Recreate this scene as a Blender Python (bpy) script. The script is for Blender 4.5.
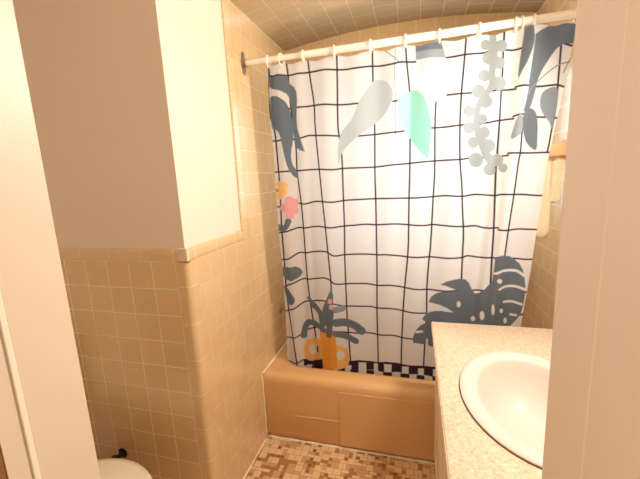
import bpy, bmesh, math, json, random
import numpy as np
from mathutils import Vector, Matrix

# ---------------------------------------------------------------- scene, camera, light
for o in list(bpy.data.objects): bpy.data.objects.remove(o, do_unlink=True)
scene = bpy.context.scene
COL = scene.collection

cam_data = bpy.data.cameras.new('camera')
cam = bpy.data.objects.new('camera', cam_data); COL.objects.link(cam)
cam_data.sensor_width = 36.0; cam_data.lens = 343.04/640*36.0; cam_data.clip_start = 0.02
R_ = Vector((0.96372457, 0.26260097, -0.04770412)); U_ = Vector((-0.00056790, 0.18075207, 0.98352853)); F_ = Vector((-0.26689816, 0.94782352, -0.17434434))
m = Matrix.Identity(4)
for i in range(3):
    m[i][0] = R_[i]; m[i][1] = U_[i]; m[i][2] = -F_[i]
m.translation = Vector((0, 0, 1.44094))
cam.matrix_world = m
scene.camera = cam

world = bpy.data.worlds.new('world'); scene.world = world; world.use_nodes = True
bg = world.node_tree.nodes['Background']
bg.inputs[0].default_value = (1.0, 0.80, 0.58, 1); bg.inputs[1].default_value = 0.36

def area(name, loc, target, sx, sy, power, color, spread=180):
    l = bpy.data.lights.new(name, 'AREA'); l.shape = 'RECTANGLE'; l.size = sx; l.size_y = sy
    l.energy = power; l.color = color; l.spread = math.radians(spread)
    o = bpy.data.objects.new(name, l); COL.objects.link(o)
    o.location = loc; o.rotation_euler = (Vector(target)-Vector(loc)).to_track_quat('-Z', 'Y').to_euler()
    return o
area('vanity_light', (0.57, 1.19, 1.96), (-0.8, 0.95, 1.05), 0.08, 0.30, 19.0, (1.0, 0.91, 0.80))
area('jamb_fill', (-0.75, -0.6, 1.9), (0.15, 0.35, 1.3), 0.6, 0.5, 8.5, (1.0, 0.84, 0.68))  # unseen fill added to brighten the right door jamb
area('daylight', (0.02, 2.62, 1.75), (0.02, 1.6, 1.45), 1.0, 1.0, 20.0, (0.86, 0.94, 1.0), 75)

vs = scene.view_settings
vs.view_transform = 'Standard'; vs.look = 'None'; vs.gamma = 1.0; vs.exposure = 0.2; vs.use_curve_mapping = False

# ---------------------------------------------------------------- helpers
def lin(r, g, b):
    f = lambda c: (c/255/12.92) if c/255 <= .04045 else ((c/255+.055)/1.055)**2.4
    return (f(r), f(g), f(b), 1)
def mat(name, color, rough=.5, metal=0, noise=None, bump=0, bscale=60, spec=.5, coat=0):
    M = bpy.data.materials.new(name); M.use_nodes = True; N = M.node_tree.nodes; K = M.node_tree.links
    P = N['Principled BSDF']; P.inputs['Base Color'].default_value = color; P.inputs['Roughness'].default_value = rough
    P.inputs['Metallic'].default_value = metal; P.inputs['Specular IOR Level'].default_value = spec; P.inputs['Coat Weight'].default_value = coat
    tc = N.new('ShaderNodeTexCoord')
    if noise:
        nz = N.new('ShaderNodeTexNoise'); nz.inputs['Scale'].default_value = noise[0]; nz.inputs['Detail'].default_value = 4
        K.new(tc.outputs['Object'], nz.inputs['Vector'])
        mx = N.new('ShaderNodeMix'); mx.data_type = 'RGBA'
        K.new(nz.outputs['Fac'], mx.inputs['Factor'])
        mx.inputs['A'].default_value = tuple(c*(1-noise[1]) for c in color[:3])+(1,)
        mx.inputs['B'].default_value = tuple(min(1, c*(1+noise[1])) for c in color[:3])+(1,)
        K.new(mx.outputs['Result'], P.inputs['Base Color'])
    if bump:
        nb = N.new('ShaderNodeTexNoise'); nb.inputs['Scale'].default_value = bscale; nb.inputs['Detail'].default_value = 3
        K.new(tc.outputs['Object'], nb.inputs['Vector'])
        b = N.new('ShaderNodeBump'); b.inputs['Strength'].default_value = bump; b.inputs['Distance'].default_value = .002
        K.new(nb.outputs['Fac'], b.inputs['Height']); K.new(b.outputs['Normal'], P.inputs['Normal'])
    return M
def tile_mat(name, c1, c2, grout, u0=0, v0=0, w=.1095, h=.1095, off=0.0, mortar=.0016, rough=.22):
    M = bpy.data.materials.new(name); M.use_nodes = True; N = M.node_tree.nodes; K = M.node_tree.links
    P = N['Principled BSDF']; P.inputs['Coat Weight'].default_value = 1.0; P.inputs['Coat Roughness'].default_value = .22; P.inputs['Coat IOR'].default_value = 1.6
    uv = N.new('ShaderNodeUVMap'); uv.uv_map = 'UVMap'
    mp = N.new('ShaderNodeMapping'); mp.inputs['Location'].default_value = (-u0+20*w, -v0+20*h, 0)
    K.new(uv.outputs['UV'], mp.inputs['Vector'])
    # the tiler's hand: joints wander by a hair
    wn = N.new('ShaderNodeTexNoise'); wn.inputs['Scale'].default_value = 5; K.new(mp.outputs['Vector'], wn.inputs['Vector'])
    sb = N.new('ShaderNodeVectorMath'); sb.operation = 'SUBTRACT'; K.new(wn.outputs['Color'], sb.inputs[0]); sb.inputs[1].default_value = (.5, .5, .5)
    sc = N.new('ShaderNodeVectorMath'); sc.operation = 'SCALE'; K.new(sb.outputs[0], sc.inputs[0]); sc.inputs['Scale'].default_value = .006
    ad = N.new('ShaderNodeVectorMath'); ad.operation = 'ADD'; K.new(mp.outputs['Vector'], ad.inputs[0]); K.new(sc.outputs[0], ad.inputs[1])
    br = N.new('ShaderNodeTexBrick'); K.new(ad.outputs[0], br.inputs['Vector'])
    br.offset = off; br.offset_frequency = 2; br.squash = 1
    br.inputs['Scale'].default_value = 1; br.inputs['Brick Width'].default_value = w; br.inputs['Row Height'].default_value = h
    br.inputs['Mortar Size'].default_value = mortar; br.inputs['Mortar Smooth'].default_value = .3; br.inputs['Bias'].default_value = 0
    br.inputs['Color1'].default_value = c1; br.inputs['Color2'].default_value = c2; br.inputs['Mortar'].default_value = grout
    # mottled glaze
    nz = N.new('ShaderNodeTexNoise'); nz.inputs['Scale'].default_value = 26; nz.inputs['Detail'].default_value = 4; K.new(mp.outputs['Vector'], nz.inputs['Vector'])
    mr = N.new('ShaderNodeMapRange'); mr.inputs['To Min'].default_value = .93; mr.inputs['To Max'].default_value = 1.07; K.new(nz.outputs['Fac'], mr.inputs['Value'])
    ml = N.new('ShaderNodeVectorMath'); ml.operation = 'SCALE'; K.new(br.outputs['Color'], ml.inputs[0]); K.new(mr.outputs[0], ml.inputs['Scale'])
    K.new(ml.outputs[0], P.inputs['Base Color'])
    rr = N.new('ShaderNodeMapRange'); rr.inputs['To Min'].default_value = rough; rr.inputs['To Max'].default_value = .8; K.new(br.outputs['Fac'], rr.inputs['Value']); K.new(rr.outputs[0], P.inputs['Roughness'])
    b = N.new('ShaderNodeBump'); b.invert = True; b.inputs['Strength'].default_value = .6; b.inputs['Distance'].default_value = .0015
    K.new(br.outputs['Fac'], b.inputs['Height'])
    b2 = N.new('ShaderNodeBump'); b2.inputs['Strength'].default_value = .25; b2.inputs['Distance'].default_value = .002
    n2 = N.new('ShaderNodeTexNoise'); n2.inputs['Scale'].default_value = 14; K.new(mp.outputs['Vector'], n2.inputs['Vector'])
    K.new(n2.outputs['Fac'], b2.inputs['Height']); K.new(b.outputs['Normal'], b2.inputs['Normal']); K.new(b2.outputs['Normal'], P.inputs['Normal'])
    return M
def link(name, me, material=None, parent=None, smooth=False):
    if material: 
        for q in (material if isinstance(material, list) else [material]): me.materials.append(q)
    if smooth:
        for f in me.polygons: f.use_smooth = True
    o = bpy.data.objects.new(name, me); COL.objects.link(o)
    if parent: o.parent = parent
    return o
def boxuv(bm):
    """UVs in metres, taken from the two axes that lie in each face"""
    L = bm.loops.layers.uv.get('UVMap') or bm.loops.layers.uv.new('UVMap')
    bm.normal_update()
    for f in bm.faces:
        n = f.normal; a = max(range(3), key=lambda i: abs(n[i]))
        for l in f.loops:
            c = l.vert.co
            l[L].uv = (c.y, c.z) if a == 0 else (c.x, c.z) if a == 1 else (c.y, c.x)
def finish(name, bm, material=None, parent=None, smooth=False, uv=True):
    if uv: boxuv(bm)
    me = bpy.data.meshes.new(name); bm.to_mesh(me); bm.free()
    return link(name, me, material, parent, smooth)
def add_box(bm, lo, hi, bev=0, seg=2):
    r = bmesh.ops.create_cube(bm, size=1)
    vs_ = r['verts']
    for v in vs_:
        v.co = Vector([(lo[i]+hi[i])/2+v.co[i]*(hi[i]-lo[i]) for i in range(3)])
    if bev:
        es = list({e for v in vs_ for e in v.link_edges})
        bmesh.ops.bevel(bm, geom=es, offset=bev, segments=seg, affect='EDGES', profile=.5)
def box(name, lo, hi, material, parent=None, bev=0, seg=2):
    bm = bmesh.new(); add_box(bm, lo, hi, bev, seg)
    return finish(name, bm, material, parent)
def loft(bm, rings, closed=True, cap0=False, cap1=False):
    rows = [[bm.verts.new(p) for p in r] for r in rings]
    n = len(rows[0])
    for a, b in zip(rows, rows[1:]):
        for i in range(n if closed else n-1):
            j = (i+1) % n
            bm.faces.new((a[i], a[j], b[j], b[i]))
    if cap0: bm.faces.new(list(reversed(rows[0])))
    if cap1: bm.faces.new(rows[-1])
    return rows
def tube(bm, pts, rad, n=12, flat=1.0, up=None, caps=True):
    pts = [Vector(p) for p in pts]; rings = []
    for i, p in enumerate(pts):
        t = (pts[min(i+1, len(pts)-1)]-pts[max(i-1, 0)]).normalized()
        u = Vector(up) if up else (Vector((0, 0, 1)) if abs(t.z) < .9 else Vector((0, 1, 0)))
        a = t.cross(u).normalized(); b = a.cross(t).normalized()
        r = rad[i] if isinstance(rad, (list, tuple)) else rad
        rings.append([p+a*r*math.cos(2*math.pi*k/n)+b*r*flat*math.sin(2*math.pi*k/n) for k in range(n)])
    loft(bm, rings, cap0=caps, cap1=caps)
def lathe(bm, axis_o, axis_d, prof, n=28):
    o = Vector(axis_o); d = Vector(axis_d).normalized()
    a = d.orthogonal().normalized(); b = d.cross(a)
    rings = [[o+d*h+(a*math.cos(2*math.pi*k/n)+b*math.sin(2*math.pi*k/n))*max(r, 1e-4) for k in range(n)] for r, h in prof]
    loft(bm, rings, cap0=True, cap1=True)
def fixn(bm): bmesh.ops.recalc_face_normals(bm, faces=bm.faces[:])
def smooth_by_angle(o, deg=40):
    me = o.data
    for f in me.polygons: f.use_smooth = True
    me.set_sharp_from_angle(angle=math.radians(deg))
def st(o): o['kind'] = 'structure'; return o
def tag(o, label, cat, group=None):
    o['label'] = label; o['category'] = cat
    if group: o['group'] = group
    return o
def empty(name, loc=(0, 0, 0)):
    e = bpy.data.objects.new(name, None); COL.objects.link(e); e.location = loc; return e
def par(o, root):
    """parent while keeping the mesh where it was modelled (world coordinates)"""
    o.parent = root; o.matrix_parent_inverse = Matrix.Translation(-root.location); return o

# ---------------------------------------------------------------- materials
C1 = lin(228, 195, 146); C2 = lin(223, 189, 139); GR = lin(246, 230, 200)
t_front = tile_mat('glazed_tile_front', C1, C2, lin(252, 240, 214), -.870, 1.159, mortar=.0022)
G2 = lin(238, 218, 180)
t_side = tile_mat('glazed_tile_side', C1, C2, G2, 1.10, 1.159, off=.5)
t_alc = tile_mat('glazed_tile_alcove', C1, C2, G2, 1.548, 1.159, off=.5)
t_back = tile_mat('glazed_tile_back', C1, C2, G2, -.816, 1.159, off=.5)
t_ceil = tile_mat('ceiling_tile', lin(208,186,148), lin(202,179,141), lin(232,216,184), 2.27, 0.0, w=.121, h=.121, off=.5)
t_trim = tile_mat('bullnose_corner_tile', C1, C2, GR, 0, 1.06, w=9, h=.152)
t_trim_s = tile_mat('bullnose_edge_tile', lin(232, 204, 160), lin(230, 201, 156), GR, 0, 1.24, w=9, h=.152)
t_cap_f = tile_mat('cap_tile_front', lin(230, 198, 152), C1, GR, -.875, 0, w=.152, h=9)
t_cap_s = tile_mat('cap_tile_side', lin(230, 198, 152), C1, GR, 1.12, 0, w=.152, h=9)
plaster = mat('wall_paint', lin(241, 226, 208), .75, bump=.12, bscale=90)
jamb_paint = mat('door_frame_paint', lin(232, 212, 190), .42, noise=(3, .015), bump=.10, bscale=45)
caulk = mat('caulk', lin(250, 238, 215), .6)
white_pl = mat('white_plastic', lin(250, 245, 234), .3)
chrome = mat('chrome', lin(200, 195, 190), .18, 1)
aged = mat('tarnished_metal', lin(170, 155, 138), .35, .9, noise=(60, .3))
XL, XR, YB, YT = -.816, .630, 2.27, 1.583
# ---------------------------------------------------------------- the shell
# floor: mosaic of small square and oblong pieces set in grout
def mosaic():
    rnd = random.Random(4); U = .0195; x0, y0 = -1.70, -.40
    nx, ny = int((0.75-x0)/U), int((1.62-y0)/U)
    used = np.zeros((nx, ny), bool); bm = bmesh.new()
    L = bm.loops.layers.uv.new('UVMap')
    def face(a, b, c, d, z, mi, drop=0):
        v = [bm.verts.new(p) for p in ((a, b, z), (c, b, z), (c, d, z), (a, d, z))]
        f = bm.faces.new(v); f.material_index = mi
    for i in range(nx):
        for j in range(ny):
            if used[i, j]: continue
            r = rnd.random(); w = h = 1
            if r < .34 and i+1 < nx and j+1 < ny and not used[i+1, j] and not used[i:i+2, j:j+2].any(): w = h = 2
            elif r < .48 and j+1 < ny and not used[i, j+1]: h = 2
            elif r < .62 and i+1 < nx and not used[i+1, j]: w = 2
            used[i:i+w, j:j+h] = True
            if w*h == 4: mi = rnd.choice((1, 1, 1, 2))
            elif w*h == 2: mi = rnd.choice((2, 1, 1, 2, 3))
            else: mi = rnd.choice((3, 4, 3, 2, 1))
            g = .0011
            face(x0+i*U+g, y0+j*U+g, x0+(i+w)*U-g, y0+(j+h)*U-g, 0.0, mi)
    add_box(bm, (x0, y0, -.06), (.75, 2.4, -.0008))
    me = bpy.data.meshes.new('floor'); bm.to_mesh(me); bm.free()
    cs = [mat('floor_grout', lin(176, 140, 100), .8), mat('floor_tile_cream', lin(236, 200, 152), .4, noise=(40, .06)), mat('floor_tile_sand', lin(212, 168, 120), .4, noise=(40, .06)),
          mat('floor_tile_brown', lin(176, 126, 78), .4, noise=(40, .08)), mat('floor_tile_dark', lin(150, 100, 58), .4, noise=(40, .08))]
    return st(link('floor', me, cs))
mosaic()

# left partition: painted core, wainscot tiles below, full-height tiles inside the tub alcove
st(box('wall_left', (-1.72, 1.072, 0), (-.826, 2.42, 2.48), plaster))
st(box('wall_left_tiles', (-.826, 1.118, 0), (XL, 1.556, 1.159), t_side))
st(box('wall_left_alcove_tiles', (-.826, 1.556, 0), (XL, 2.275, 2.30), t_alc))
st(box('wall_left_alcove_edge', (-.826, 1.506, 1.159), (XL+.0015, 1.556, 2.30), t_trim_s, bev=.0035))
st(box('wall_front_tiles', (-1.72, 1.065, 0), (-.870, 1.072, 1.159), t_front))
# rounded corner column of bullnose tiles
bm = bmesh.new(); rr = .022
prof = [(-.870, 1.072), (-.870, 1.065)]+[(XL-rr+rr*math.sin(a), 1.065+rr-rr*math.cos(a)) for a in np.linspace(0, math.pi/2, 9)]+[(XL, 1.118), (-.826, 1.118), (-.826, 1.072)]
loft(bm, [[(x, y, z) for x, y in prof] for z in (0, 1.159)], cap0=True, cap1=True); fixn(bm)
o = st(finish('trim_1', bm, t_trim)); smooth_by_angle(o, 35)
# cap rail, front and side: rounded upper edge
def cap(name, run, material, front):
    pr = [(0, 0), (.012, 0), (.014, .004), (.0145, .034), (.011, .045), (.004, .050), (-.004, .0505)]
    pr = pr if front else pr
    bm = bmesh.new()
    if front: rg = [[(x, 1.079-d, 1.159+h) for d, h in pr] for x in run]
    else: rg = [[(-.830+d, y, 1.159+h) for d, h in pr] for y in run]
    loft(bm, rg, cap0=True, cap1=True); fixn(bm)
    o = st(finish(name, bm, material)); smooth_by_angle(o, 50); return o
cap('trim_2', (-1.72, -.853), t_cap_f, True)
cap('trim_3', (1.079, 1.506), t_cap_s, False)
# pale replacement piece on the outer corner of the rail
st(box('trim_4', (-.853, 1.0625, 1.160), (-.8135, 1.079, 1.2105), mat('pale_cap_piece', lin(226, 212, 180), .35, noise=(30, .04)), bev=.003))
st(box('trim_5', (-.8545, 1.0645, 1.1575), (-.8115, 1.0785, 1.1605), mat('dark_joint', lin(120, 92, 60), .8)))

st(box('wall_nook', (-1.84, .29, 0), (-1.72, 2.42, 2.48), plaster))
st(box('wall_right', (XR+.008, .29, 0), (XR+.12, 2.42, 2.48), plaster))
st(box('wall_right_tiles', (XR, 1.50, 0), (XR+.008, 2.275, 2.30), t_alc))
# back wall around the window
WX0, WX1, WZ0, WZ1 = -.40, .44, 1.16, 2.02
bm = bmesh.new()
for lo, hi in (((-.826, YB, 0), (XR+.008, 2.42, WZ0)), ((-.826, YB, WZ1), (XR+.008, 2.42, 2.48)), ((-.826, YB, WZ0), (WX0, 2.42, WZ1)), ((WX1, YB, WZ0), (XR+.008, 2.42, WZ1))): add_box(bm, lo, hi)
st(finish('wall_back', bm, t_back))
# window: painted frame, sash and a frosted pane
wf = empty('window_1', ((WX0+WX1)/2, 2.35, WZ0)); st(wf)
bm = bmesh.new()
for lo, hi in (((WX0, 2.33, WZ0), (WX0+.04, 2.38, WZ1)), ((WX1-.04, 2.33, WZ0), (WX1, 2.38, WZ1)), ((WX0+.04, 2.33, WZ0), (WX1-.04, 2.38, WZ0+.04)), ((WX0+.04, 2.33, WZ1-.04), (WX1-.04, 2.38, WZ1)), ((WX0+.04, 2.335, 1.57), (WX1-.04, 2.375, 1.60))): add_box(bm, lo, hi, .003)
par(finish('window_frame', bm, white_pl), wf)
glass = bpy.data.materials.new('frosted_glass'); glass.use_nodes = True
N = glass.node_tree.nodes; K = glass.node_tree.links; N.remove(N['Principled BSDF'])
tr = N.new('ShaderNodeBsdfTranslucent'); tr.inputs[0].default_value = (.92, .96, 1, 1)
gl = N.new('ShaderNodeBsdfGlossy'); gl.inputs['Roughness'].default_value = .3
tp = N.new('ShaderNodeBsdfTransparent'); m0 = N.new('ShaderNodeMixShader'); m0.inputs[0].default_value = .40
K.new(tr.outputs[0], m0.inputs[1]); K.new(tp.outputs[0], m0.inputs[2])
mx = N.new('ShaderNodeMixShader'); mx.inputs[0].default_value = .08
K.new(m0.outputs[0], mx.inputs[1]); K.new(gl.outputs[0], mx.inputs[2]); K.new(mx.outputs[0], N['Material Output'].inputs[0])
par(box('window_pane', (WX0+.035, 2.352, WZ0+.035), (WX1-.035, 2.356, WZ1-.035), glass), wf)

# tiled barrel ceiling over the tub
W2 = (XR-XL)/2+.006; RISE = .062; RAD = (W2*W2+RISE*RISE)/(2*RISE); XC = (XL+XR)/2; ZC = 2.262+RISE-RAD
bm = bmesh.new(); L = bm.loops.layers.uv.new('UVMap'); amax = math.asin(W2/RAD); n = 40
angs = [-amax+2*amax*i/n for i in range(n+1)]
rows = []
for y, dz in ((1.494, 0), (2.275, 0)):
    rows.append([bm.verts.new((XC+RAD*math.sin(a), y, ZC+RAD*math.cos(a))) for a in angs])
top = [[bm.verts.new((XC+RAD*math.sin(a), y, 2.40)) for a in angs] for y in (1.494, 2.275)]
for i in range(n):
    f = bm.faces.new((rows[0][i], rows[1][i], rows[1][i+1], rows[0][i+1]))
    for l in f.loops:
        a = math.asin(max(-1, min(1, (l.vert.co.x-XC)/RAD)))
        l[L].uv = (l.vert.co.y, a*RAD)
    f.smooth = True
    bm.faces.new((top[0][i], top[0][i+1], top[1][i+1], top[1][i]))
    bm.faces.new((rows[0][i], rows[0][i+1], top[0][i+1], top[0][i]))
    bm.faces.new((rows[1][i+1], rows[1][i], top[1][i], top[1][i+1]))
st(finish('ceiling_alcove', bm, t_ceil, uv=False))
st(box('ceiling', (-1.72, .29, 2.40), (XR+.008, 1.494, 2.48), plaster))

# doorway wall with the frame the camera looks past
st(box('wall_front', (-1.84, .29, 0), (-.615, .405, 2.48), plaster))
bm = bmesh.new(); add_box(bm, (.225, .29, 0), (XR+.12, .405, 2.48)); add_box(bm, (-.615, .29, 2.15), (.225, .405, 2.48))
st(finish('wall_front_right', bm, plaster))
d1 = empty('door_1', (-.2, .35, 0)); st(d1)
par(box('jamb', (-.615, .322, 0), (-.555, .412, 2.12), jamb_paint, bev=.0015), d1)
bm = bmesh.new(); add_box(bm, (-.615, .3135, 0), (-.5535, .322, 2.12), .0012); o = par(finish('bead', bm, mat('pale_bead_paint', lin(252, 240, 218), .3)), d1)
par(box('casing', (-.64, .285, 0), (-.557, .3135, 2.14), jamb_paint), d1)
par(box('door_edge', (-.66, .15, 0), (-.5585, .285, 2.12), mat('stained_wood', lin(146, 98, 56), .5, noise=(12, .25))), d1)
par(box('jamb', (.147, .3215, 0), (.225, .412, 2.12), jamb_paint, bev=.0025), d1)
par(box('casing', (.1473, .12, 0), (.235, .322, 2.14), jamb_paint, bev=.002), d1)
par(box('head', (-.555, .322, 2.10), (.147, .412, 2.15), jamb_paint), d1)

# ---------------------------------------------------------------- bathtub
tub_m = mat('tan_enamel', lin(226, 178, 122), .25, noise=(2.5, .03), coat=.2)
def rrect(x0, x1, y0, y1, r, z, n=20):
    p = []
    for cx_, cy_, a0 in ((x1-r, y1-r, 0), (x0+r, y1-r, 90), (x0+r, y0+r, 180), (x1-r, y0+r, 270)):
        for k in range(n+1):
            a = math.radians(a0+90*k/n); p.append((cx_+r*math.cos(a), cy_+r*math.sin(a), z))
    return p
ZT = .392
tub = empty('bathtub', (-.1, 1.9, 0)); tag(tub, 'tan enamelled bathtub built into the tiled alcove behind the shower curtain', 'bathtub')
ox0, ox1, oy1 = XL+.002, XR-.002, YB-.003
rings = [rrect(ox0, ox1, YT+.012, oy1, .004, .0), rrect(ox0, ox1, YT+.012, oy1, .004, .018), rrect(ox0, ox1, YT+.004, oy1, .004, .03), rrect(ox0, ox1, YT+.002, oy1, .004, .20), rrect(ox0, ox1, YT, oy1, .004, .345)]
for a in np.linspace(0, math.pi/2, 7)[1:]:
    d = .034*(1-math.cos(a)); rings.append(rrect(ox0, ox1, YT+d, oy1, .004, .345+(ZT-.345)*math.sin(a)))
rings.append(rrect(ox0+.02, ox1-.02, YT+.06, oy1-.02, .02, ZT+.001))
bx0, bx1, by0, by1 = XL+.085, XR-.10, 1.702, YB-.045
rings.append(rrect(bx0-.02, bx1+.02, by0-.02, by1+.015, .12, ZT))
for d, z in ((-.008, ZT-.002), (0, ZT-.008), (.006, ZT-.03)): rings.append(rrect(bx0+d, bx1-d, by0+d*.5, by1-d, .11, z))
rings += [rrect(bx0+.03, bx1-.04, by0+.012, by1-.03, .11, .22), rrect(bx0+.06, bx1-.10, by0+.03, by1-.05, .11, .10), rrect(bx0+.12, bx1-.17, by0+.09, by1-.11, .09, .065)]
bm = bmesh.new(); loft(bm, rings, cap1=True); fixn(bm)
o = par(finish('shell', bm, tub_m), tub); smooth_by_angle(o, 50)
# pressed panel on the apron; the ridge at left stands in for a highlight
bm = bmesh.new()
n = 10
pts_lo = []
xs = np.linspace(-.66, -.385, 16)
prof = [(0, .150), (.003, .153), (.0045, .157), (.003, .161), (0, .164)]
loft(bm, [[(x, YT+.003-d*min(1, (x+.66)/.06+.02, (-.378-x)/.02+.05), z+.004*math.sin((x+.6)*9)) for d, z in prof] for x in xs], closed=True, cap0=True, cap1=True); fixn(bm)
o = par(finish('apron_glint_ridge', bm, tub_m), tub); smooth_by_angle(o, 60)
par(box('apron_panel', (-.388, YT-.0022, .02), (XR-.004, YT+.01, .338), tub_m, bev=.003), tub)
bm = bmesh.new()
tube(bm, [(XL+.001, YT-.002, z) for z in np.linspace(0, .385, 12)], [.0035+.001*math.sin(i*2.1) for i in range(12)], 8)
tube(bm, [(x, YT+.004-.004*0, .002) for x in np.linspace(XL, .12, 30)], [.0055+.0015*math.sin(i*1.7) for i in range(30)], 8)
tube(bm, [(XL+.001, y, ZT+.002) for y in np.linspace(YT, YB-.01, 12)], .0045, 8)
tube(bm, [(x, YB-.003, ZT+.002) for x in np.linspace(XL, XR, 12)], .004, 8)
tube(bm, [(XR-.001, y, ZT+.002) for y in np.linspace(YT, YB-.01, 12)], .0045, 8)
par(finish('caulk_bead', bm, caulk, smooth=True), tub)
bm = bmesh.new(); tube(bm, [(XL+.001, y, .002) for y in np.linspace(1.08, YT-.012, 14)], [.004+.001*math.sin(i*1.3) for i in range(14)], 8)
st(finish('trim_6', bm, caulk, smooth=True))

# chrome spout-side valve on the left alcove wall
v = empty('tub_valve', (XL, 1.905, .643)); tag(v, 'small chrome valve on the left tiled wall, half hidden by the curtain edge', 'valve')
bm = bmesh.new(); lathe(bm, (XL-.001, 1.905, .643), (1, 0, 0), [(.028, 0), (.028, .004), (.022, .009), (.011, .012), (.010, .030)]); fixn(bm)
o = par(finish('escutcheon', bm, chrome), v); smooth_by_angle(o)
bm = bmesh.new(); lathe(bm, (XL+.026, 1.905, .643), (1, 0, 0), [(.010, 0), (.021, .004), (.023, .014), (.019, .022), (.010, .026)], 8); fixn(bm)
o = par(finish('handle', bm, chrome), v); smooth_by_angle(o)

# ---------------------------------------------------------------- curtain rod, rings, curtain
YR, ZR = 1.658, 2.016
rod = empty('curtain_rod', (-.1, YR, ZR)); tag(rod, 'white shower curtain rod spanning the alcove from wall to wall', 'curtain rod')
bm = bmesh.new(); tube(bm, [(XL+.012, YR, ZR), (-.50, YR, ZR)], .0125, 20); tube(bm, [(-.52, YR, ZR-.001), (-.1, YR, ZR-.002), (XR-.004, YR, ZR)], .0155, 20)
o = par(finish('pole', bm, white_pl), rod); smooth_by_angle(o)
bm = bmesh.new()
pz = [(.052, .010), (.046, .017), (.030, .012), (.020, .021), (0, .024), (-.020, .021), (-.030, .012), (-.046, .017), (-.052, .010)]
out = [(YR+w, ZR+h) for h, w in pz]+[(YR-w, ZR+h) for h, w in reversed(pz)]
loft(bm, [[(x, y, z) for y, z in out] for x in (XL-.001, XL+.004)], cap0=True, cap1=True)
tube(bm, [(XL+.003, YR, ZR), (XL+.018, YR, ZR)], [.020, .016], 20)
fixn(bm); o = par(finish('wall_bracket', bm, aged), rod); o['label'] = 'tarnished metal bracket plate'
for dz in (.038, -.038):
    bm = bmesh.new(); lathe(bm, (XL+.003, YR, ZR+dz), (1, 0, 0), [(.006, 0), (.006, .002), (.003, .004)], 12); fixn(bm)
    par(finish('screw', bm, chrome), o).parent = o
for o2 in [x for x in COL.objects if x.name.startswith('screw')]: o2.matrix_parent_inverse = o.matrix_world.inverted() if False else Matrix.Identity(4)
bm = bmesh.new(); lathe(bm, (XR+.001, YR, ZR), (-1, 0, 0), [(.03, 0), (.03, .004), (.018, .014)], 24); fixn(bm)
par(finish('end_flange', bm, white_pl), rod)

ZK=np.array([.33,.506,.739,.969,1.156,1.239,1.45,1.596,1.80,2.007])
XLK=np.array([-.722,-.715,-.705,-.703,-.705,-.705,-.701,-.697,-.702,-.690])
XRK=np.array([.468,.480,.491,.511,.522,.528,.541,.558,.585,.604])
RING=np.array([-.688,-.616,-.506,-.357,-.19,-.042,.099,.252,.388,.405,.453,.597])
RS=(RING+.690)/(.604+.690)
PH=np.array([0,1,2,3,4,5,6,7,8,8.15,8.8,10.])*2*np.pi
def xl(z): return np.interp(z,ZK,XLK)
def xr(z): return np.interp(z,ZK,XRK)
def sm(a,b,x):
    t=np.clip((x-a)/(b-a),0,1); return t*t*(3-2*t)
def fold(s,z):
    h=np.clip((2.0-z)/1.65,0,1)
    ph=np.interp(s,RS,PH)
    f=(.009-.004*h)*np.sin(ph)+.004*np.sin(ph*.5+1.3+h)
    # left hollow between the second and fourth line
    f+=(.008+.022*h)*(sm(.05,.10,s)-sm(.135,.175,s))
    # right fold that stands forward
    sr=.875-.03*h
    f+=-.034*(1-.35*h)*(sm(sr-.045,sr-.01,s)-sm(sr+.02,sr+.10,s))
    f+=.02*h*sm(.93,1,s)
    # middle slack
    f+=.007*np.sin(s*13+h*2)*h
    return f
def cy(x,z):
    s=(x-xl(z))/(xr(z)-xl(z))
    return 1.662+.058*np.clip((2.0-z)/1.6,0,1)+fold(np.clip(s,0,1),z)

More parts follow.
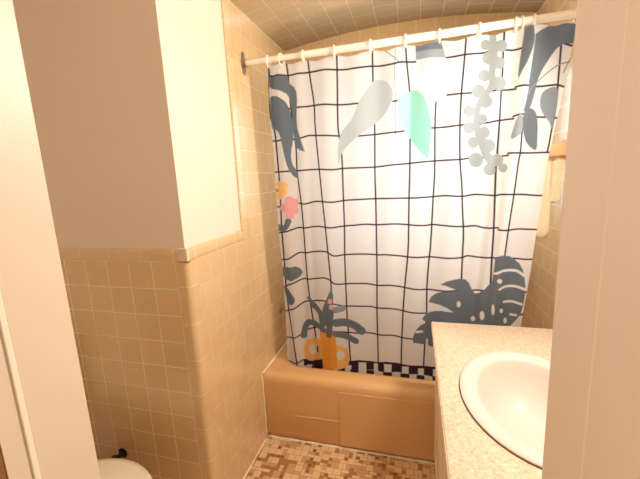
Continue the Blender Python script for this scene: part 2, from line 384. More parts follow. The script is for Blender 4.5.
PRINT = json.loads('''{"L":[[0,7.8,[-683,2042,-686,2001,-688,1947,-698,1874,-700,1766,-685,1694,-682,1581,-681,1434,-683,1351,-689,1223,-691,1096,-691,984,-693,856,-687,707,-679,630,-670,555,-659,402,-655,314]],[0,7.8,[-595,2017,-594,1993,-592,1938,-590,1769,-579,1598,-583,1490,-577,1388,-571,1316,-569,1187,-569,1053,-568,904,-561,782,-552,668,-541,546,-536,419]],[0,7.8,[-489,2022,-487,1995,-483,1916,-470,1800,-471,1714,-468,1612,-460,1476,-454,1370,-450,1306,-443,1210,-435,1062,-428,925,-427,872,-431,802]],[0,7.8,[-346,2016,-346,1989,-349,1883,-355,1703,-352,1643,-343,1549,-344,1366,-345,1191,-350,1037,-351,870,-351,697,-348,627,-343,438]],[0,7.8,[-184,2012,-184,1988,-185,1864,-182,1682,-186,1460,-185,1321,-186,1110,-187,963,-192,739,-191,574,-192,452]],[0,7.8,[-40,2013,-39,1988,-36,1929,-22,1781,-22,1606,-24,1447,-28,1315,-31,1116,-38,1006,-50,883,-59,746,-67,583,-71,449]],[0,7.8,[92,1819,88,1732,86,1640,87,1446,81,1313,73,1111,64,1008,57,887,57,764,55,706,47,551,44,454]],[0,7.8,[206,2002,204,1987,198,1886,191,1776,188,1637,193,1484,203,1389,209,1282,217,1161,216,1062,215,939,217,672,220,452]],[0,7.8,[348,2005,347,1985,346,1907,347,1827,346,1757,346,1651,342,1515,339,1451,339,1329,340,1164,338,1039,338,928,337,820,337,643,341,469]],[0,7.8,[424,1646,425,1517,421,1478,412,1348,399,1198,389,1060]],[0,7.8,[552,1928,551,1907,552,1822,552,1780,554,1690,545,1582,542,1544,538,1506]],[3,4,[-83,1981,-87,1897,-86,1806,-85,1763,-87,1626]],[3,5,[-128,1984,-60,1922]],[0,7.8,[-689,1947,-591,1939,-482,1941,-414,1938,-349,1932,-240,1927,-185,1929,-97,1923,-57,1927,2,1923]],[0,7.8,[124,1926,204,1921,266,1922,305,1925,359,1919,409,1915]],[0,7.8,[562,1915,585,1908,610,1903]],[0,7.8,[-600,1788,-557,1789,-471,1790,-423,1787,-356,1780,-252,1775]],[0,7.8,[-96,1767,-74,1769]],[0,7.8,[135,1774,190,1770,228,1769,302,1769,354,1768,396,1763]],[0,7.8,[396,1771,409,1772,430,1769,468,1764,505,1766,550,1766,592,1754]],[0,7.8,[-706,1641,-651,1640,-559,1643,-510,1654,-467,1650,-352,1638,-268,1630,-182,1633,-87,1634,-49,1637]],[0,7.8,[65,1641,148,1640,187,1641,294,1642,343,1648,392,1647]],[0,7.8,[392,1656,419,1661,485,1649,511,1646,566,1640]],[0,7.8,[-710,1485,-625,1486,-580,1486,-521,1488,-459,1487,-392,1481,-340,1485,-279,1484,-185,1483,-104,1488,-25,1491,86,1496,191,1495,235,1499,325,1498,379,1500]],[0,7.8,[379,1509,459,1506,548,1504]],[0,7.8,[-716,1306,-684,1305,-593,1320,-549,1315,-487,1328,-400,1322,-343,1328,-285,1331,-185,1332,-106,1332,-25,1330,81,1333,135,1337,206,1331,262,1338,336,1331,368,1336,457,1331,478,1328,536,1322]],[0,7.8,[-717,1164,-669,1170,-600,1190,-563,1188,-486,1198,-415,1192,-367,1197,-289,1204,-237,1207,-184,1203,-108,1208,-26,1201,46,1197,78,1201,137,1197,214,1191,266,1195,306,1185,356,1188]],[0,7.8,[358,1179,396,1177,443,1178,493,1175,531,1171]],[0,7.8,[-719,1016,-668,1018,-606,1052,-559,1053,-485,1065,-438,1064,-406,1044,-351,1049,-269,1055,-183,1049,-131,1053,-41,1041,25,1040,79,1042,204,1041,238,1052,298,1046,350,1049,423,1043,505,1034,525,1036]],[0,7.8,[-716,850,-684,867,-629,890,-590,904,-544,904,-475,920,-437,915,-406,892,-357,890,-301,896,-246,896,-187,886,-127,893,-50,880,26,873,56,875,200,877,337,889,486,874,515,881]],[0,7.8,[-716,709,-656,731,-591,770,-545,776,-474,790,-363,766,-305,770,-234,769,-189,762,-129,767,-50,752,11,748,49,748]],[0,7.8,[-726,563,-706,550,-667,555,-626,572,-585,603,-498,625,-349,613,-255,618,-188,611,-123,617,-67,603,-8,604]],[0,7.8,[471,759,490,761,501,777]],[0,7.8,[-729,416,-709,398,-664,396,-625,409]],[113,26,[305,1989,308,1947,314,1888,308,1843,310,1792,279,1746,257,1699,260,1617,281,1552,298,1508,320,1473]],[113,30,[280,1573,293,1521,323,1485]],[113,34,[308,1947,310,1881]],[111,5,[435,1732,451,1761,471,1780,517,1820,554,1842,601,1850]],[111,5,[570,1811,587,1852,603,1882]],[102,32,[-645,1227,-660,1199,-689,1186,-709,1198]],[101,34,[-487,618,-508,632,-540,641,-574,649,-598,622,-613,561]],[101,20,[-568,793,-541,755]],[101,36,[-538,749,-501,712,-491,647]],[101,46,[-411,670,-364,672,-310,657,-276,628]],[101,37,[-414,605,-362,591,-310,567]],[103,36,[-410,744,-374,753]],[102,36,[-438,730,-454,596]],[101,14,[-503,609,-493,611]],[107,12,[354,976,381,988]],[107,12,[390,989,439,984,460,976,485,956]],[107,12,[376,899,397,907,434,908,461,903,493,888]],[107,12,[403,830,426,831,448,829,484,814]],[107,12,[437,765,462,760]]],"S":[[1,0,[-692,1944,-596,1934,-587,1902,-565,1883,-553,1859,-553,1822,-563,1741,-563,1694,-552,1650,-542,1611,-533,1578,-554,1585,-579,1602,-585,1648,-589,1696,-586,1753,-589,1800,-594,1837,-606,1856,-628,1869,-683,1889,-694,1901]],[1,1,[-689,1853,-661,1851,-637,1839,-615,1821,-599,1787,-590,1744,-587,1696,-591,1644,-603,1591,-607,1551,-601,1514,-588,1493,-579,1470,-583,1450,-603,1460,-624,1500,-636,1562,-643,1616,-651,1661,-671,1690,-694,1701,-697,1752,-696,1814]],[4,1,[-147,1867,-178,1869,-204,1842,-248,1785,-288,1710,-337,1660,-357,1604,-362,1550,-359,1505,-345,1549,-321,1583,-276,1618,-216,1657,-151,1701,-119,1738,-98,1773,-97,1815,-117,1848]],[6,1,[3,1809,-18,1806,-58,1787,-75,1767,-78,1732,-66,1684,-39,1628,-21,1600,10,1555,55,1506,61,1537,68,1600,70,1654,60,1717,44,1764,25,1793]],[5,1,[-24,1802,-58,1787,-75,1767,-78,1732,-66,1684,-39,1628,-23,1605,-20,1683,-20,1747]],[12,0,[2,1986,110,1984,128,1920,105,1818,89,1749,76,1750,50,1821,12,1920]],[3,0,[2,1994,110,1990,126,1927,2,1930]],[2,0,[2,1990,106,1984,113,1961,2,1962]],[13,0,[301,1948,300,1940,294,1933,286,1931,277,1932,268,1937,262,1944,259,1953,261,1962,267,1969,275,1973,285,1971,293,1966,299,1958]],[13,0,[361,1935,359,1925,353,1917,343,1913,333,1915,324,1921,317,1931,315,1942,317,1952,322,1959,331,1961,341,1959,351,1953,358,1945]],[13,0,[314,1895,313,1885,307,1877,298,1875,287,1877,278,1883,271,1892,268,1903,270,1913,276,1921,286,1924,296,1922,305,1915,312,1906]],[13,0,[356,1871,354,1861,347,1853,338,1849,328,1851,318,1857,312,1867,309,1878,311,1888,317,1895,326,1898,336,1896,346,1890,353,1881]],[13,0,[303,1830,301,1820,295,1813,285,1809,275,1811,265,1817,257,1826,254,1837,256,1847,263,1855,273,1859,284,1858,293,1851,300,1841]],[13,0,[365,1793,363,1781,355,1771,343,1766,330,1767,319,1774,311,1785,308,1799,310,1811,317,1820,328,1824,340,1822,353,1816,362,1806]],[13,0,[288,1771,286,1759,278,1750,267,1746,255,1747,242,1753,234,1764,230,1776,233,1788,241,1798,252,1803,265,1802,277,1795,285,1784]],[13,0,[315,1728,313,1716,306,1707,296,1703,284,1704,272,1712,264,1723,261,1736,263,1748,271,1757,282,1761,294,1759,304,1752,312,1741]],[13,0,[249,1696,247,1685,240,1677,230,1673,219,1673,209,1678,202,1687,199,1698,201,1709,208,1717,217,1721,228,1720,239,1715,246,1707]],[13,0,[299,1658,297,1649,292,1642,284,1639,275,1640,267,1645,261,1653,259,1662,261,1671,266,1678,274,1682,283,1680,291,1675,296,1667]],[13,0,[251,1627,249,1617,243,1608,233,1604,221,1604,211,1610,204,1619,201,1630,203,1641,210,1649,220,1653,231,1653,241,1647,248,1638]],[13,0,[310,1602,308,1591,302,1583,293,1579,283,1580,273,1586,267,1595,264,1607,266,1617,272,1625,281,1629,291,1628,300,1622,307,1613]],[13,0,[268,1564,266,1553,260,1545,251,1541,241,1542,231,1547,224,1556,221,1567,223,1577,229,1586,239,1590,250,1589,259,1584,266,1575]],[13,0,[335,1545,333,1533,325,1524,314,1519,302,1519,291,1526,284,1536,281,1549,283,1561,290,1571,300,1575,312,1574,323,1568,331,1558]],[13,0,[288,1487,286,1474,278,1463,267,1458,254,1458,242,1465,233,1477,229,1491,232,1505,240,1516,252,1521,265,1520,277,1513,285,1501]],[13,0,[338,1444,337,1432,331,1423,322,1419,310,1419,300,1425,292,1435,289,1446,292,1458,298,1467,308,1471,319,1471,329,1465,336,1455]],[13,0,[379,1448,377,1439,373,1433,368,1429,360,1430,354,1434,349,1441,347,1450,348,1458,353,1465,359,1468,366,1467,373,1463,377,1456]],[13,0,[365,1482,363,1470,357,1461,348,1457,338,1457,328,1463,320,1473,317,1486,319,1497,326,1507,336,1511,346,1510,355,1504,362,1494]],[3,0,[292,1999,315,1996,317,1963,295,1967]],[2,0,[421,2013,447,2000,448,1951,447,1926,442,1899,428,1857,413,1827,407,1810,402,1800,403,1842,405,1866,412,1939]],[2,0,[450,1953,471,1968,502,1984,526,1989,552,1989,606,1982,608,1917,584,1914,559,1915,537,1901,523,1882,492,1832,479,1803,471,1780,467,1747,459,1713,453,1688,438,1677,422,1668,431,1709,436,1750,437,1787,440,1825,446,1899,449,1937]],[1,0,[545,1979,556,1978,558,1959,546,1960]],[1,0,[564,1977,576,1977,578,1960,566,1959]],[1,0,[590,1965,607,1967,608,1921,596,1926]],[2,1,[433,1679,454,1683,479,1666,490,1621,493,1569,493,1520,477,1522,447,1551,430,1592,424,1645]],[3,1,[419,1662,403,1647,391,1602,387,1567,416,1580,426,1604]],[11,1,[551,1755,517,1755,495,1736,492,1695,508,1657,532,1626,546,1600,552,1642,557,1708]],[8,0,[-661,1422,-664,1414,-673,1408,-682,1405,-690,1405,-696,1409,-700,1416,-701,1423,-699,1431,-694,1437,-688,1440,-679,1439,-670,1436,-663,1429]],[8,0,[-631,1413,-633,1405,-637,1399,-644,1396,-654,1396,-665,1400,-672,1406,-674,1414,-670,1422,-661,1428,-650,1432,-642,1431,-635,1427,-631,1421]],[8,0,[-635,1381,-637,1374,-642,1368,-650,1364,-661,1365,-672,1368,-678,1374,-680,1382,-677,1390,-669,1396,-657,1400,-647,1399,-640,1396,-636,1389]],[8,0,[-658,1362,-662,1353,-671,1347,-682,1343,-691,1343,-697,1347,-701,1354,-703,1362,-700,1370,-695,1377,-688,1380,-678,1380,-667,1376,-660,1370]],[8,0,[-646,1392,-649,1383,-657,1376,-671,1372,-683,1372,-691,1377,-696,1384,-697,1393,-695,1402,-689,1409,-679,1413,-666,1413,-654,1408,-648,1401]],[3,0,[-691,1390,-693,1386,-696,1383,-699,1381,-704,1381,-708,1383,-711,1387,-712,1391,-710,1396,-707,1399,-702,1401,-698,1401,-694,1399,-692,1395]],[9,0,[-608,1332,-611,1321,-618,1313,-627,1308,-636,1309,-645,1315,-652,1324,-655,1336,-650,1347,-642,1356,-633,1360,-623,1359,-615,1353,-609,1344]],[9,0,[-585,1322,-588,1312,-595,1305,-604,1301,-613,1301,-620,1306,-625,1315,-626,1325,-624,1334,-618,1341,-610,1345,-601,1345,-592,1340,-586,1332]],[9,0,[-588,1284,-591,1274,-598,1267,-607,1263,-616,1263,-623,1269,-628,1277,-629,1287,-626,1297,-621,1304,-613,1308,-604,1307,-595,1302,-590,1294]],[9,0,[-612,1259,-615,1248,-621,1240,-630,1236,-639,1237,-648,1242,-655,1251,-657,1262,-653,1273,-645,1282,-636,1286,-626,1285,-618,1279,-613,1270]],[9,0,[-633,1298,-636,1288,-642,1280,-653,1275,-668,1275,-681,1279,-688,1287,-690,1298,-686,1309,-677,1317,-662,1322,-648,1322,-640,1317,-635,1309]],[9,0,[-606,1298,-609,1286,-617,1276,-627,1272,-637,1273,-647,1279,-656,1289,-658,1302,-653,1314,-644,1324,-633,1329,-623,1328,-614,1321,-607,1311]],[1,0,[-713,976,-669,972,-624,979,-604,963,-593,942,-605,922,-621,909,-652,896,-691,899,-705,927]],[1,1,[-702,858,-681,845,-646,805,-643,775,-660,757,-683,756,-698,807]],[1,0,[-427,868,-452,816,-485,747,-497,646,-457,649,-424,757,-418,828]],[9,0,[-426,793,-428,787,-432,781,-437,778,-442,777,-447,779,-451,784,-452,790,-450,797,-446,803,-441,806,-435,807,-430,805,-427,800]],[9,0,[-418,757,-420,749,-424,743,-429,739,-436,738,-441,741,-445,747,-446,755,-444,763,-440,770,-434,774,-428,775,-422,771,-419,765]],[0,0,[-625,409,-500,440,-412,441,-347,442,-293,454,-243,448,-201,447,-149,461,-68,450,44,454,123,468,265,470,356,470,361,393,110,405,-72,399,-205,395,-348,392,-419,395,-509,383,-626,367]],[7,0,[-606,376,-575,381,-576,360,-607,355]],[7,0,[-375,414,-339,416,-340,385,-376,383]],[7,0,[-298,440,-257,438,-258,391,-300,392]],[7,0,[-216,436,-194,440,-194,393,-217,389]],[7,0,[-160,446,-121,445,-122,397,-160,398]],[7,0,[-66,436,-32,442,-32,398,-67,391]],[7,0,[16,437,45,439,45,398,16,395]],[7,0,[90,449,109,452,110,406,90,404]],[0,0,[-580,371,-508,391,-510,345,-583,320]],[0,0,[-414,397,-376,392,-378,346,-416,348]],[0,0,[-345,392,-301,394,-302,349,-347,343]],[0,0,[-257,393,-216,392,-217,348,-258,344]],[0,0,[-166,398,-119,397,-119,353,-167,351]],[0,0,[-75,394,-28,401,-28,358,-75,347]],[0,0,[8,398,48,399,49,358,8,352]],[0,0,[87,409,112,411,112,369,87,364]],[14,1,[-590,537,-560,549,-512,553,-502,501,-509,441,-563,409,-607,408,-621,450,-616,494]],[7,1,[-525,491,-530,474,-541,457,-555,447,-568,447,-580,452,-588,461,-591,475,-586,490,-576,504,-564,511,-551,512,-538,509,-528,503]],[0,0,[-541,503,-530,508,-527,473,-540,466]],[14,1,[-418,527,-392,527,-360,513,-349,472,-355,422,-381,396,-419,398]],[7,1,[-373,473,-375,461,-382,451,-391,446,-401,446,-410,452,-416,463,-417,475,-415,487,-408,497,-399,501,-389,501,-380,495,-374,485]],[10,0,[-510,598,-419,623,-415,539,-417,395,-459,377,-502,387,-506,494]],[2,0,[119,907,144,925,174,933,208,937,233,935,248,919,258,895,274,868,304,876,336,886,342,846,349,669,121,644,34,716,49,738,71,757,96,767,126,773,183,764,151,789,118,803,65,809,77,837,100,860,131,873,170,874,201,874,185,884,144,903]],[2,0,[88,571,-10,583,-9,615,0,649,29,683,55,695,92,697]],[2,0,[351,1053,376,1063,413,1055,437,1038,459,1017,477,985,486,951,494,905,496,863,492,810,483,764,463,735,438,705,343,696,331,817,314,841,292,874,316,897,343,934,348,992]],[7,0,[2,651,40,652,40,641,2,637]],[7,0,[55,610,64,612,65,560,55,558]],[7,0,[215,807,214,800,211,794,208,790,204,790,200,793,197,799,196,806,197,814,199,819,203,823,207,823,211,820,213,814]],[7,0,[280,742,279,736,277,731,273,727,269,726,265,728,263,732,261,738,262,744,265,749,269,752,273,753,276,751,279,748]],[7,0,[319,763,318,753,316,744,312,739,307,739,302,744,299,752,298,762,298,772,301,780,305,785,310,785,314,780,317,773]],[7,0,[386,938,385,933,382,930,377,928,371,929,367,932,363,936,362,941,363,946,366,950,370,952,375,951,380,948,384,944]],[7,0,[359,799,359,787,357,778,355,772,351,773,348,778,346,787,345,799,345,811,347,821,349,826,352,827,355,821,357,812]],[7,0,[401,784,401,779,399,775,395,774,392,775,388,778,385,783,384,788,384,793,386,796,390,798,394,797,397,794,400,789]],[7,0,[422,732,422,726,420,720,417,717,414,717,410,720,408,726,407,733,407,740,409,745,412,748,415,748,419,745,421,739]]]}''')
def paint(X, Z):
    """colours of the printed cloth at points X, Z (metres across / above the floor)"""
    col = np.empty((len(X), 3)); col[:] = lin(226, 222, 217)[:3]
    PAL = {0: lin(58, 48, 58), 1: lin(110, 122, 130), 2: lin(108, 116, 122), 3: lin(146, 151, 155), 4: lin(184, 188, 184), 5: lin(166, 218, 204), 6: lin(140, 194, 172), 7: lin(226, 222, 217),
           8: lin(244, 198, 128), 9: lin(232, 170, 172), 10: lin(230, 160, 72), 11: lin(132, 139, 144), 12: lin(196, 208, 204), 13: lin(156, 162, 161), 14: lin(240, 188, 110)}  # the pale grey-mint has the window backlight's wash-out put into a leaf's colour
    x = X*1000; z = Z*1000
    def seg(pts, hw, c):
        p = np.array(pts, float).reshape(-1, 2)
        if len(p) > 2:      # soften the polyline
            q = []
            for i in range(len(p)-1):
                a, b, c_, d = p[max(i-1, 0)], p[i], p[i+1], p[min(i+2, len(p)-1)]
                for t in (0, .33, .66): q.append(.5*((2*b)+(-a+c_)*t+(2*a-5*b+4*c_-d)*t*t+(-a+3*b-3*c_+d)*t**3))
            q.append(p[-1]); p = np.array(q)
        lo = p.min(0)-hw-3; hi = p.max(0)+hw+3
        idx = np.nonzero((x > lo[0]) & (x < hi[0]) & (z > lo[1]) & (z < hi[1]))[0]
        if not len(idx): return
        dm = np.full(len(idx), 1e9); px = x[idx]; pz = z[idx]
        for a, b in zip(p[:-1], p[1:]):
            d = b-a; L2 = max(d@d, 1e-9); t = np.clip(((px-a[0])*d[0]+(pz-a[1])*d[1])/L2, 0, 1)
            dm = np.minimum(dm, np.hypot(px-a[0]-t*d[0], pz-a[1]-t*d[1]))
        al = np.clip((hw-dm)/2.4+.5, 0, 1)[:, None]
        col[idx] = col[idx]*(1-al)+np.array(PAL[c][:3])*al
    def poly(pts, sm_, c):
        p = np.array(pts, float).reshape(-1, 2); n = len(p)
        if sm_:
            q = []
            for i in range(n):
                a, b, c_, d = p[i-1], p[i], p[(i+1) % n], p[(i+2) % n]
                for t in (0, .25, .5, .75): q.append(.5*((2*b)+(-a+c_)*t+(2*a-5*b+4*c_-d)*t*t+(-a+3*b-3*c_+d)*t**3))
            p = np.array(q); n = len(p)
        lo = p.min(0)-3; hi = p.max(0)+3
        idx = np.nonzero((x > lo[0]) & (x < hi[0]) & (z > lo[1]) & (z < hi[1]))[0]
        if not len(idx): return
        px = x[idx]; pz = z[idx]; ins = np.zeros(len(idx), bool); dm = np.full(len(idx), 1e9)
        for i in range(n):
            a, b = p[i], p[(i+1) % n]; d = b-a; L2 = max(d@d, 1e-9)
            t = np.clip(((px-a[0])*d[0]+(pz-a[1])*d[1])/L2, 0, 1)
            dm = np.minimum(dm, np.hypot(px-a[0]-t*d[0], pz-a[1]-t*d[1]))
            cr_ = (a[1] > pz) != (b[1] > pz)
            with np.errstate(divide='ignore', invalid='ignore'): xi = (b[0]-a[0])*(pz-a[1])/(b[1]-a[1])+a[0]
            ins ^= cr_ & (px < xi)
        al = np.clip(np.where(ins, dm, -dm)/2.4+.5, 0, 1)[:, None]
        col[idx] = col[idx]*(1-al)+np.array(PAL[c][:3])*al
    for c, w_, pts in PRINT['L']:
        if c < 100: seg(pts, w_/2, c)
    for c, s_, pts in PRINT['S']: poly(pts, s_, c)
    for c, w_, pts in PRINT['L']:
        if c >= 100: seg(pts, w_/2, c-100)
    return col
def make_curtain():
    nx, nz = 620, 760
    s = np.linspace(0, 1, nx); t = np.linspace(0, 1, nz)
    S, T = np.meshgrid(s, t)
    # scalloped top edge: highest where a ring holds it
    near = np.min(np.abs(s[:, None]-RS[None, :]), 1)
    ztop = 1.992-.010*np.clip(near/.05, 0, 1)**1.5
    zbot = .335+.085*np.clip(1-s/.035, 0, 1)**2
    Z = zbot[None, :]+(ztop-zbot)[None, :]*T
    xa, xb = xl(Z), xr(Z); X = xa+(xb-xa)*S
    Y = 1.662+.058*np.clip((2.0-Z)/1.6, 0, 1)+fold(S, Z)*(1-.5*sm(1.93, 2.0, Z))
    co = np.stack([X, Y, Z], -1).reshape(-1, 3)
    col = paint(co[:, 0], co[:, 2])
    i = np.arange((nx-1)*(nz-1)); r = i//(nx-1); c = i % (nx-1); v0 = r*nx+c
    quads = np.stack([v0, v0+1, v0+nx+1, v0+nx], -1).astype(np.int32)
    me = bpy.data.meshes.new('shower_curtain')
    me.vertices.add(len(co)); me.vertices.foreach_set('co', co.astype(np.float32).ravel())
    me.loops.add(len(quads)*4); me.loops.foreach_set('vertex_index', quads.ravel())
    me.polygons.add(len(quads)); me.polygons.foreach_set('loop_start', np.arange(0, len(quads)*4, 4, dtype=np.int32))
    me.update(calc_edges=True); me.validate()
    me.polygons.foreach_set('use_smooth', np.ones(len(quads), bool))
    at = me.color_attributes.new('print', 'FLOAT_COLOR', 'POINT')
    at.data.foreach_set('color', np.concatenate([col, np.ones((len(col), 1))], 1).astype(np.float32).ravel())
    M = bpy.data.materials.new('printed_polyester'); M.use_nodes = True; N = M.node_tree.nodes; K = M.node_tree.links; N.remove(N['Principled BSDF'])
    ca = N.new('ShaderNodeAttribute'); ca.attribute_name = 'print'
    df = N.new('ShaderNodeBsdfDiffuse'); tl = N.new('ShaderNodeBsdfTranslucent'); mx = N.new('ShaderNodeMixShader'); mx.inputs[0].default_value = .45
    tc = N.new('ShaderNodeTexCoord'); nz_ = N.new('ShaderNodeTexNoise'); nz_.inputs['Scale'].default_value = 7; nz_.inputs['Detail'].default_value = 3
    mp_ = N.new('ShaderNodeMapping'); mp_.inputs['Scale'].default_value = (1.6, 1, .5); K.new(tc.outputs['Object'], mp_.inputs[0]); K.new(mp_.outputs[0], nz_.inputs[0])
    bp = N.new('ShaderNodeBump'); bp.inputs['Strength'].default_value = .35; bp.inputs['Distance'].default_value = .01; K.new(nz_.outputs['Fac'], bp.inputs['Height'])
    K.new(bp.outputs[0], df.inputs['Normal'])
    K.new(ca.outputs['Color'], df.inputs[0]); K.new(ca.outputs['Color'], tl.inputs[0]); K.new(df.outputs[0], mx.inputs[1]); K.new(tl.outputs[0], mx.inputs[2]); K.new(mx.outputs[0], N['Material Output'].inputs[0])
    o = link('shower_curtain', me, M)
    return tag(o, 'white shower curtain printed with a dark grid, leaves and a potted plant', 'shower curtain')
make_curtain()


ring_m = white_pl
bm = bmesh.new()
a_ = np.linspace(0, 2*math.pi, 25)[:-1]
prof_pts = [(0, .024*math.sin(t), (.030 if math.cos(t) < 0 else .0225)*math.cos(t)-.004) for t in a_]
K_ = 8; rings = []
for i, p in enumerate(prof_pts):
    q0 = Vector(prof_pts[i-1]); q1 = Vector(prof_pts[(i+1) % 24]); t = (q1-q0).normalized(); nrm = Vector((1, 0, 0)).cross(t)
    rings.append([Vector(p)+Vector((1, 0, 0))*.0042*math.cos(2*math.pi*k/K_)+nrm*.0028*math.sin(2*math.pi*k/K_) for k in range(K_)])
rings.append(rings[0]); loft(bm, rings); bmesh.ops.remove_doubles(bm, verts=bm.verts[:], dist=1e-5); fixn(bm)
me = bpy.data.meshes.new('curtain_ring'); bm.to_mesh(me); bm.free(); me.materials.append(ring_m)
for f in me.polygons: f.use_smooth = True
places = ['leftmost white curtain ring, nearest the wall bracket', 'white curtain ring second from the wall bracket', 'white curtain ring third from the wall bracket, above the dark leaf line',
 'white curtain ring fourth from the wall bracket', 'white curtain ring above the large pale grey leaf', 'white curtain ring above the mint leaf, left of the small grey printed patch', 'white curtain ring at the right end of the small grey printed patch',
 'white curtain ring directly above the round-leaved grey sprig', 'left one of the two white curtain rings that nearly touch', 'right one of the two white curtain rings that nearly touch',
 'white curtain ring second from the right door jamb', 'rightmost white curtain ring, beside the door jamb']
for i, x in enumerate(RING):
    o = bpy.data.objects.new('curtain_ring', me); COL.objects.link(o)
    o.location = (x+(.004 if i == 0 else 0), YR, ZR); o.rotation_euler = (0, 0, [.1, -.25, .12, .2, -.1, .15, -.1, .12, -.2, .25, -.15, .1][i])
    tag(o, places[i], 'curtain ring', 'white rings along the curtain rod')

# ---------------------------------------------------------------- vanity: cabinet, worktop, basin
CX0, CY0, CY1, CZ = .073, .42, 1.545, .780
cab_m = mat('cream_cabinet_paint', lin(240, 218, 180), .4, noise=(6, .03))
cab = empty('vanity_cabinet', (.35, 1.0, 0)); tag(cab, 'cream painted vanity cabinet under the speckled worktop, front at left', 'cabinet')
bm = bmesh.new(); add_box(bm, (.112, CY0+.01, .09), (.126, CY1-.012, CZ-.0301)); add_box(bm, (.126, CY0+.01, .09), (XR-.001, CY0+.026, CZ-.0301)); add_box(bm, (.126, CY1-.028, .09), (XR-.001, CY1-.012, CZ-.0301)); add_box(bm, (.126, CY0+.026, .09), (XR-.001, CY1-.028, .106)); add_box(bm, (.165, CY0+.01, 0), (XR-.001, CY1-.012, .09))
par(finish('body', bm, cab_m), cab)
yy = np.linspace(CY0+.02, CY1-.02, 4)
for i in range(3):
    bm = bmesh.new(); a, b = yy[i]+.004, yy[i+1]-.004
    add_box(bm, (.094, a, .11), (.112, b, CZ-.055), .003)
    for lo, hi in (((.089, a+.012, .12), (.094, b-.012, .165)), ((.089, a+.012, CZ-.11), (.094, b-.012, CZ-.065)), ((.089, a+.012, .165), (.094, a+.055, CZ-.11)), ((.089, b-.055, .165), (.094, b-.012, CZ-.11))): add_box(bm, lo, hi, .002)
    d = par(finish('door', bm, cab_m), cab)
top_m = bpy.data.materials.new('speckled_laminate'); top_m.use_nodes = True
N = top_m.node_tree.nodes; K = top_m.node_tree.links; P = N['Principled BSDF']; P.inputs['Roughness'].default_value = .38
tc = N.new('ShaderNodeTexCoord'); base = lin(222, 198, 172)
n1 = N.new('ShaderNodeTexNoise'); n1.inputs['Scale'].default_value = 130; n1.inputs['Detail'].default_value = 3; K.new(tc.outputs['Object'], n1.inputs['Vector'])
cr = N.new('ShaderNodeValToRGB'); e = cr.color_ramp.elements
e[0].position = .30; e[0].color = lin(196, 166, 138); e[1].position = .70; e[1].color = lin(234, 214, 190)
for ps, c in ((.40, lin(216, 190, 164)), (.5, base), (.6, lin(226, 204, 179))):
    q = cr.color_ramp.elements.new(ps); q.color = c
K.new(n1.outputs['Fac'], cr.inputs[0]); K.new(cr.outputs[0], P.inputs['Base Color'])
SX, SY, SA, SB = .338, 1.022, .203, .272
def ell(a, b, z, n=96): return [(SX+a*math.cos(2*math.pi*k/n), SY+b*math.sin(2*math.pi*k/n), z) for k in range(n)]
def rect_like(x0, x1, y0, y1, z, n=96):
    p = []
    for k in range(n):
        c, s = math.cos(2*math.pi*k/n), math.sin(2*math.pi*k/n)
        t = min(((x1-SX)/c if c > 1e-9 else (x0-SX)/c if c < -1e-9 else 1e9), ((y1-SY)/s if s > 1e-9 else (y0-SY)/s if s < -1e-9 else 1e9))
        p.append([SX+c*t, SY+s*t, z])
    for cx_, cy_ in ((x0, y0), (x0, y1), (x1, y0), (x1, y1)):
        q = min(p, key=lambda v: (v[0]-cx_)**2+(v[1]-cy_)**2); q[0], q[1] = cx_, cy_
    return [tuple(v) for v in p]
e_ = .006
bm = bmesh.new()
loft(bm, [ell(SA-.022, SB-.022, CZ-.03), rect_like(CX0, XR-.001, CY0, CY1, CZ-.03), rect_like(CX0, XR-.001, CY0, CY1, CZ-e_), rect_like(CX0+.002, XR-.001, CY0+.002, CY1-.002, CZ-.002), rect_like(CX0+e_, XR-.001, CY0+e_, CY1-e_, CZ), ell(SA-.022, SB-.022, CZ), ell(SA-.022, SB-.022, CZ-.03)])
bmesh.ops.remove_doubles(bm, verts=bm.verts[:], dist=1e-5); fixn(bm)
o = finish('worktop', bm, top_m); smooth_by_angle(o, 30); tag(o, 'beige speckled laminate worktop with an oval basin set in it', 'worktop')
wt = o
bm = bmesh.new(); add_box(bm, (CX0-.0012, CY0+.001, CZ-.029), (CX0-.0001, CY1-.001, CZ-.005), .0003)
t_ = finish('edge_band', bm, mat('pale_edge_band', lin(244, 228, 200), .4)); t_.parent = wt
basin = empty('sink_basin', (SX, SY, CZ)); tag(basin, 'cream oval drop-in sink basin in the speckled worktop', 'sink')
por = mat('cream_porcelain', lin(224, 214, 204), .4, coat=0)
bm = bmesh.new()
pr_ = [(0, 0), (.001, .006), (-.006, .011), (-.020, .0125), (-.036, .0105), (-.046, .006), (-.052, -.002), (-.058, -.02), (-.070, -.055), (-.092, -.095), (-.125, -.122), (-.155, -.130)]
loft(bm, [ell(SA+d, SB+d*1.05, CZ+.0003+h) for d, h in pr_]+[ell(.02, .03, CZ-.133)], cap1=True)
inner = [(-.155, -.136), (-.125, -.129), (-.096, -.1), (-.076, -.058), (-.064, -.02), (-.060, -.0005+.0), (0, 0)]
fixn(bm); o = par(finish('bowl', bm, por), basin); smooth_by_angle(o, 60)
bm = bmesh.new(); tube(bm, [(x, y, z+.0012) for x, y, z in ell(SA+.002, SB+.002, CZ)]+[(ell(SA+.002, SB+.002, CZ)[0][0], SY, CZ+.0012)], .0016, 6, caps=False)
s_ = par(finish('sealant', bm, mat('brown_sealant', lin(110, 66, 40), .7), smooth=True), basin); s_['label'] = 'thin brown seam around the basin rim'

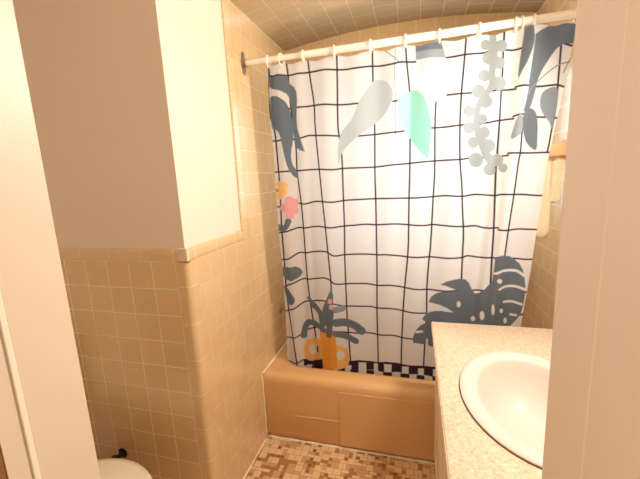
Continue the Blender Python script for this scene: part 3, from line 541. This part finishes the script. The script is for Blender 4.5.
# ---------------------------------------------------------------- toilet
por2 = mat('toilet_porcelain', lin(246, 234, 208), .15, coat=.3)
TX, TY = -1.085, .728
def egg(sx0, sx1, b, z, ox=0, n=48):
    return [(TX+ox+(sx1 if math.cos(a) > 0 else sx0)*math.cos(a), TY+b*math.sin(a), z) for a in [2*math.pi*k/n for k in range(n)]]
wc = empty('toilet', (TX, TY, 0)); tag(wc, 'cream toilet with closed lid in the nook beside the left door jamb', 'toilet')
bm = bmesh.new()
loft(bm, [egg(.20, .13, .105, 0), egg(.20, .13, .105, .02), egg(.18, .11, .085, .10), egg(.19, .14, .11, .2), egg(.21, .20, .155, .30), egg(.225, .232, .178, .35), egg(.225, .236, .182, .372), egg(.15, .17, .13, .372), egg(.13, .15, .11, .34), egg(.08, .08, .06, .22)], cap0=True, cap1=True); fixn(bm)
o = par(finish('bowl', bm, por2), wc); smooth_by_angle(o, 60)
bm = bmesh.new(); loft(bm, [egg(.22, .238, .184, .374), egg(.225, .243, .188, .380), egg(.225, .241, .186, .387), egg(.14, .16, .115, .387), egg(.14, .16, .115, .374)]); bmesh.ops.recalc_face_normals(bm, faces=bm.faces[:])
o = par(finish('seat', bm, por2), wc); smooth_by_angle(o, 60)
bm = bmesh.new(); loft(bm, [egg(.22, .236, .182, .3885), egg(.226, .243, .188, .394), egg(.224, .240, .186, .401), egg(.20, .215, .165, .407), egg(.1, .1, .08, .411)], cap0=True, cap1=True); fixn(bm)
o = par(finish('lid', bm, por2), wc); smooth_by_angle(o, 60)
bm = bmesh.new(); add_box(bm, (-1.60, TY-.10, .20), (-1.33, TY+.10, .385), .03, 4)
o = par(finish('bowl_neck', bm, por2), wc); smooth_by_angle(o, 60)
par(box('tank', (-1.71, TY-.21, .386), (-1.52, TY+.21, .74), por2, bev=.02, seg=4), wc)
par(box('tank_lid', (-1.715, TY-.22, .741), (-1.51, TY+.22, .775), por2, bev=.010, seg=3), wc)
bm = bmesh.new(); tube(bm, [(-1.519, TY+.15, .67), (-1.505, TY+.15, .67)], .012, 16); tube(bm, [(-1.503, TY+.155, .67), (-1.50, TY+.08, .662)], .006, 10)
par(finish('flush_lever', bm, chrome, smooth=True), wc)

# dark stop valve low on the tiled wall behind the toilet
sv = empty('stop_valve', (-1.275, 1.065, .262)); tag(sv, 'small dark stop valve low on the tiled wall just above the toilet lid', 'valve')
dk = mat('dark_bronze', lin(52, 36, 30), .45, .5)
bm = bmesh.new(); lathe(bm, (-1.275, 1.066, .262), (0, -1, 0), [(.024, 0), (.023, .004), (.010, .008), (.009, .035)], 20); fixn(bm); o = par(finish('escutcheon', bm, dk), sv); smooth_by_angle(o)
bm = bmesh.new(); lathe(bm, (-1.275, 1.034, .262), (0, -1, 0), [(.010, 0), (.021, .004), (.023, .011), (.019, .018), (.008, .02)], 10); fixn(bm); o = par(finish('handle', bm, dk), sv); smooth_by_angle(o)

# ---------------------------------------------------------------- ceramic towel bracket and cloth
hold = empty('towel_bracket', (XR, 1.752, 1.515)); tag(hold, 'peach ceramic towel bracket on the right tiled wall past the curtain edge', 'towel bracket')
cer = mat('peach_ceramic', lin(234, 174, 128), .2, coat=.3)
par(box('wall_plate', (XR-.012, 1.715, 1.472), (XR+.001, 1.789, 1.556), cer, bev=.004, seg=3), hold)
o = par(box('arm', (.556, 1.715, 1.487), (XR-.010, 1.772, 1.539), cer, bev=.007, seg=4), hold); smooth_by_angle(o)
terry = mat('cream_terry', lin(226, 207, 176), .95, noise=(70, .06), bump=.6, bscale=260)
bm = bmesh.new()
def strand(pts, w, th):
    rings = []; P_ = [Vector(p) for p in pts]
    sm_ = []
    for i in range(len(P_)-1):
        p0, p1, p2, p3 = P_[max(i-1, 0)], P_[i], P_[i+1], P_[min(i+2, len(P_)-1)]
        for k in range(10):
            t = k/10; sm_.append(.5*((2*p1)+(-p0+p2)*t+(2*p0-5*p1+4*p2-p3)*t*t+(-p0+3*p1-3*p2+p3)*t**3))
    sm_.append(P_[-1]); n = len(sm_)
    for i, p in enumerate(sm_):
        u = i/(n-1); t = (sm_[min(i+1, n-1)]-sm_[max(i-1, 0)]).normalized()
        a = Vector((.93, -.36, 0)); a = (a-t*a.dot(t)).normalized(); b = a.cross(t)
        ww = np.interp(u, np.linspace(0, 1, len(w)), w)*(1+.045*math.sin(i*.35)+.03*math.sin(i*.8)); tt = th*(1+.12*math.sin(i*.5+1))
        if i > n-4: ww *= (1, .9, .7, .35)[i-(n-4)]; tt *= (1, .9, .7, .35)[i-(n-4)]
        rings.append([p+a*ww*math.cos(q)+b*tt*math.sin(q)*(1+.35*math.sin(q*4+i*.08)) for q in [2*math.pi*k/28 for k in range(28)]])
    loft(bm, rings, cap0=True, cap1=True)
strand([(.585, 1.790, 1.515), (.574, 1.786, 1.538), (.565, 1.765, 1.530), (.562, 1.75, 1.49), (.558, 1.748, 1.42), (.556, 1.75, 1.34), (.554, 1.752, 1.25), (.553, 1.752, 1.130)], [.010, .012, .012, .013, .017, .023, .028, .032], .011)
strand([(.592, 1.752, 1.488), (.594, 1.748, 1.47), (.594, 1.748, 1.41), (.594, 1.748, 1.35), (.592, 1.75, 1.285)], [.020, .029, .030, .027, .024], .012)
fixn(bm); o = finish('washcloth', bm, terry, smooth=True); tag(o, 'cream terry washcloth hanging in two strands from the peach bracket', 'washcloth')
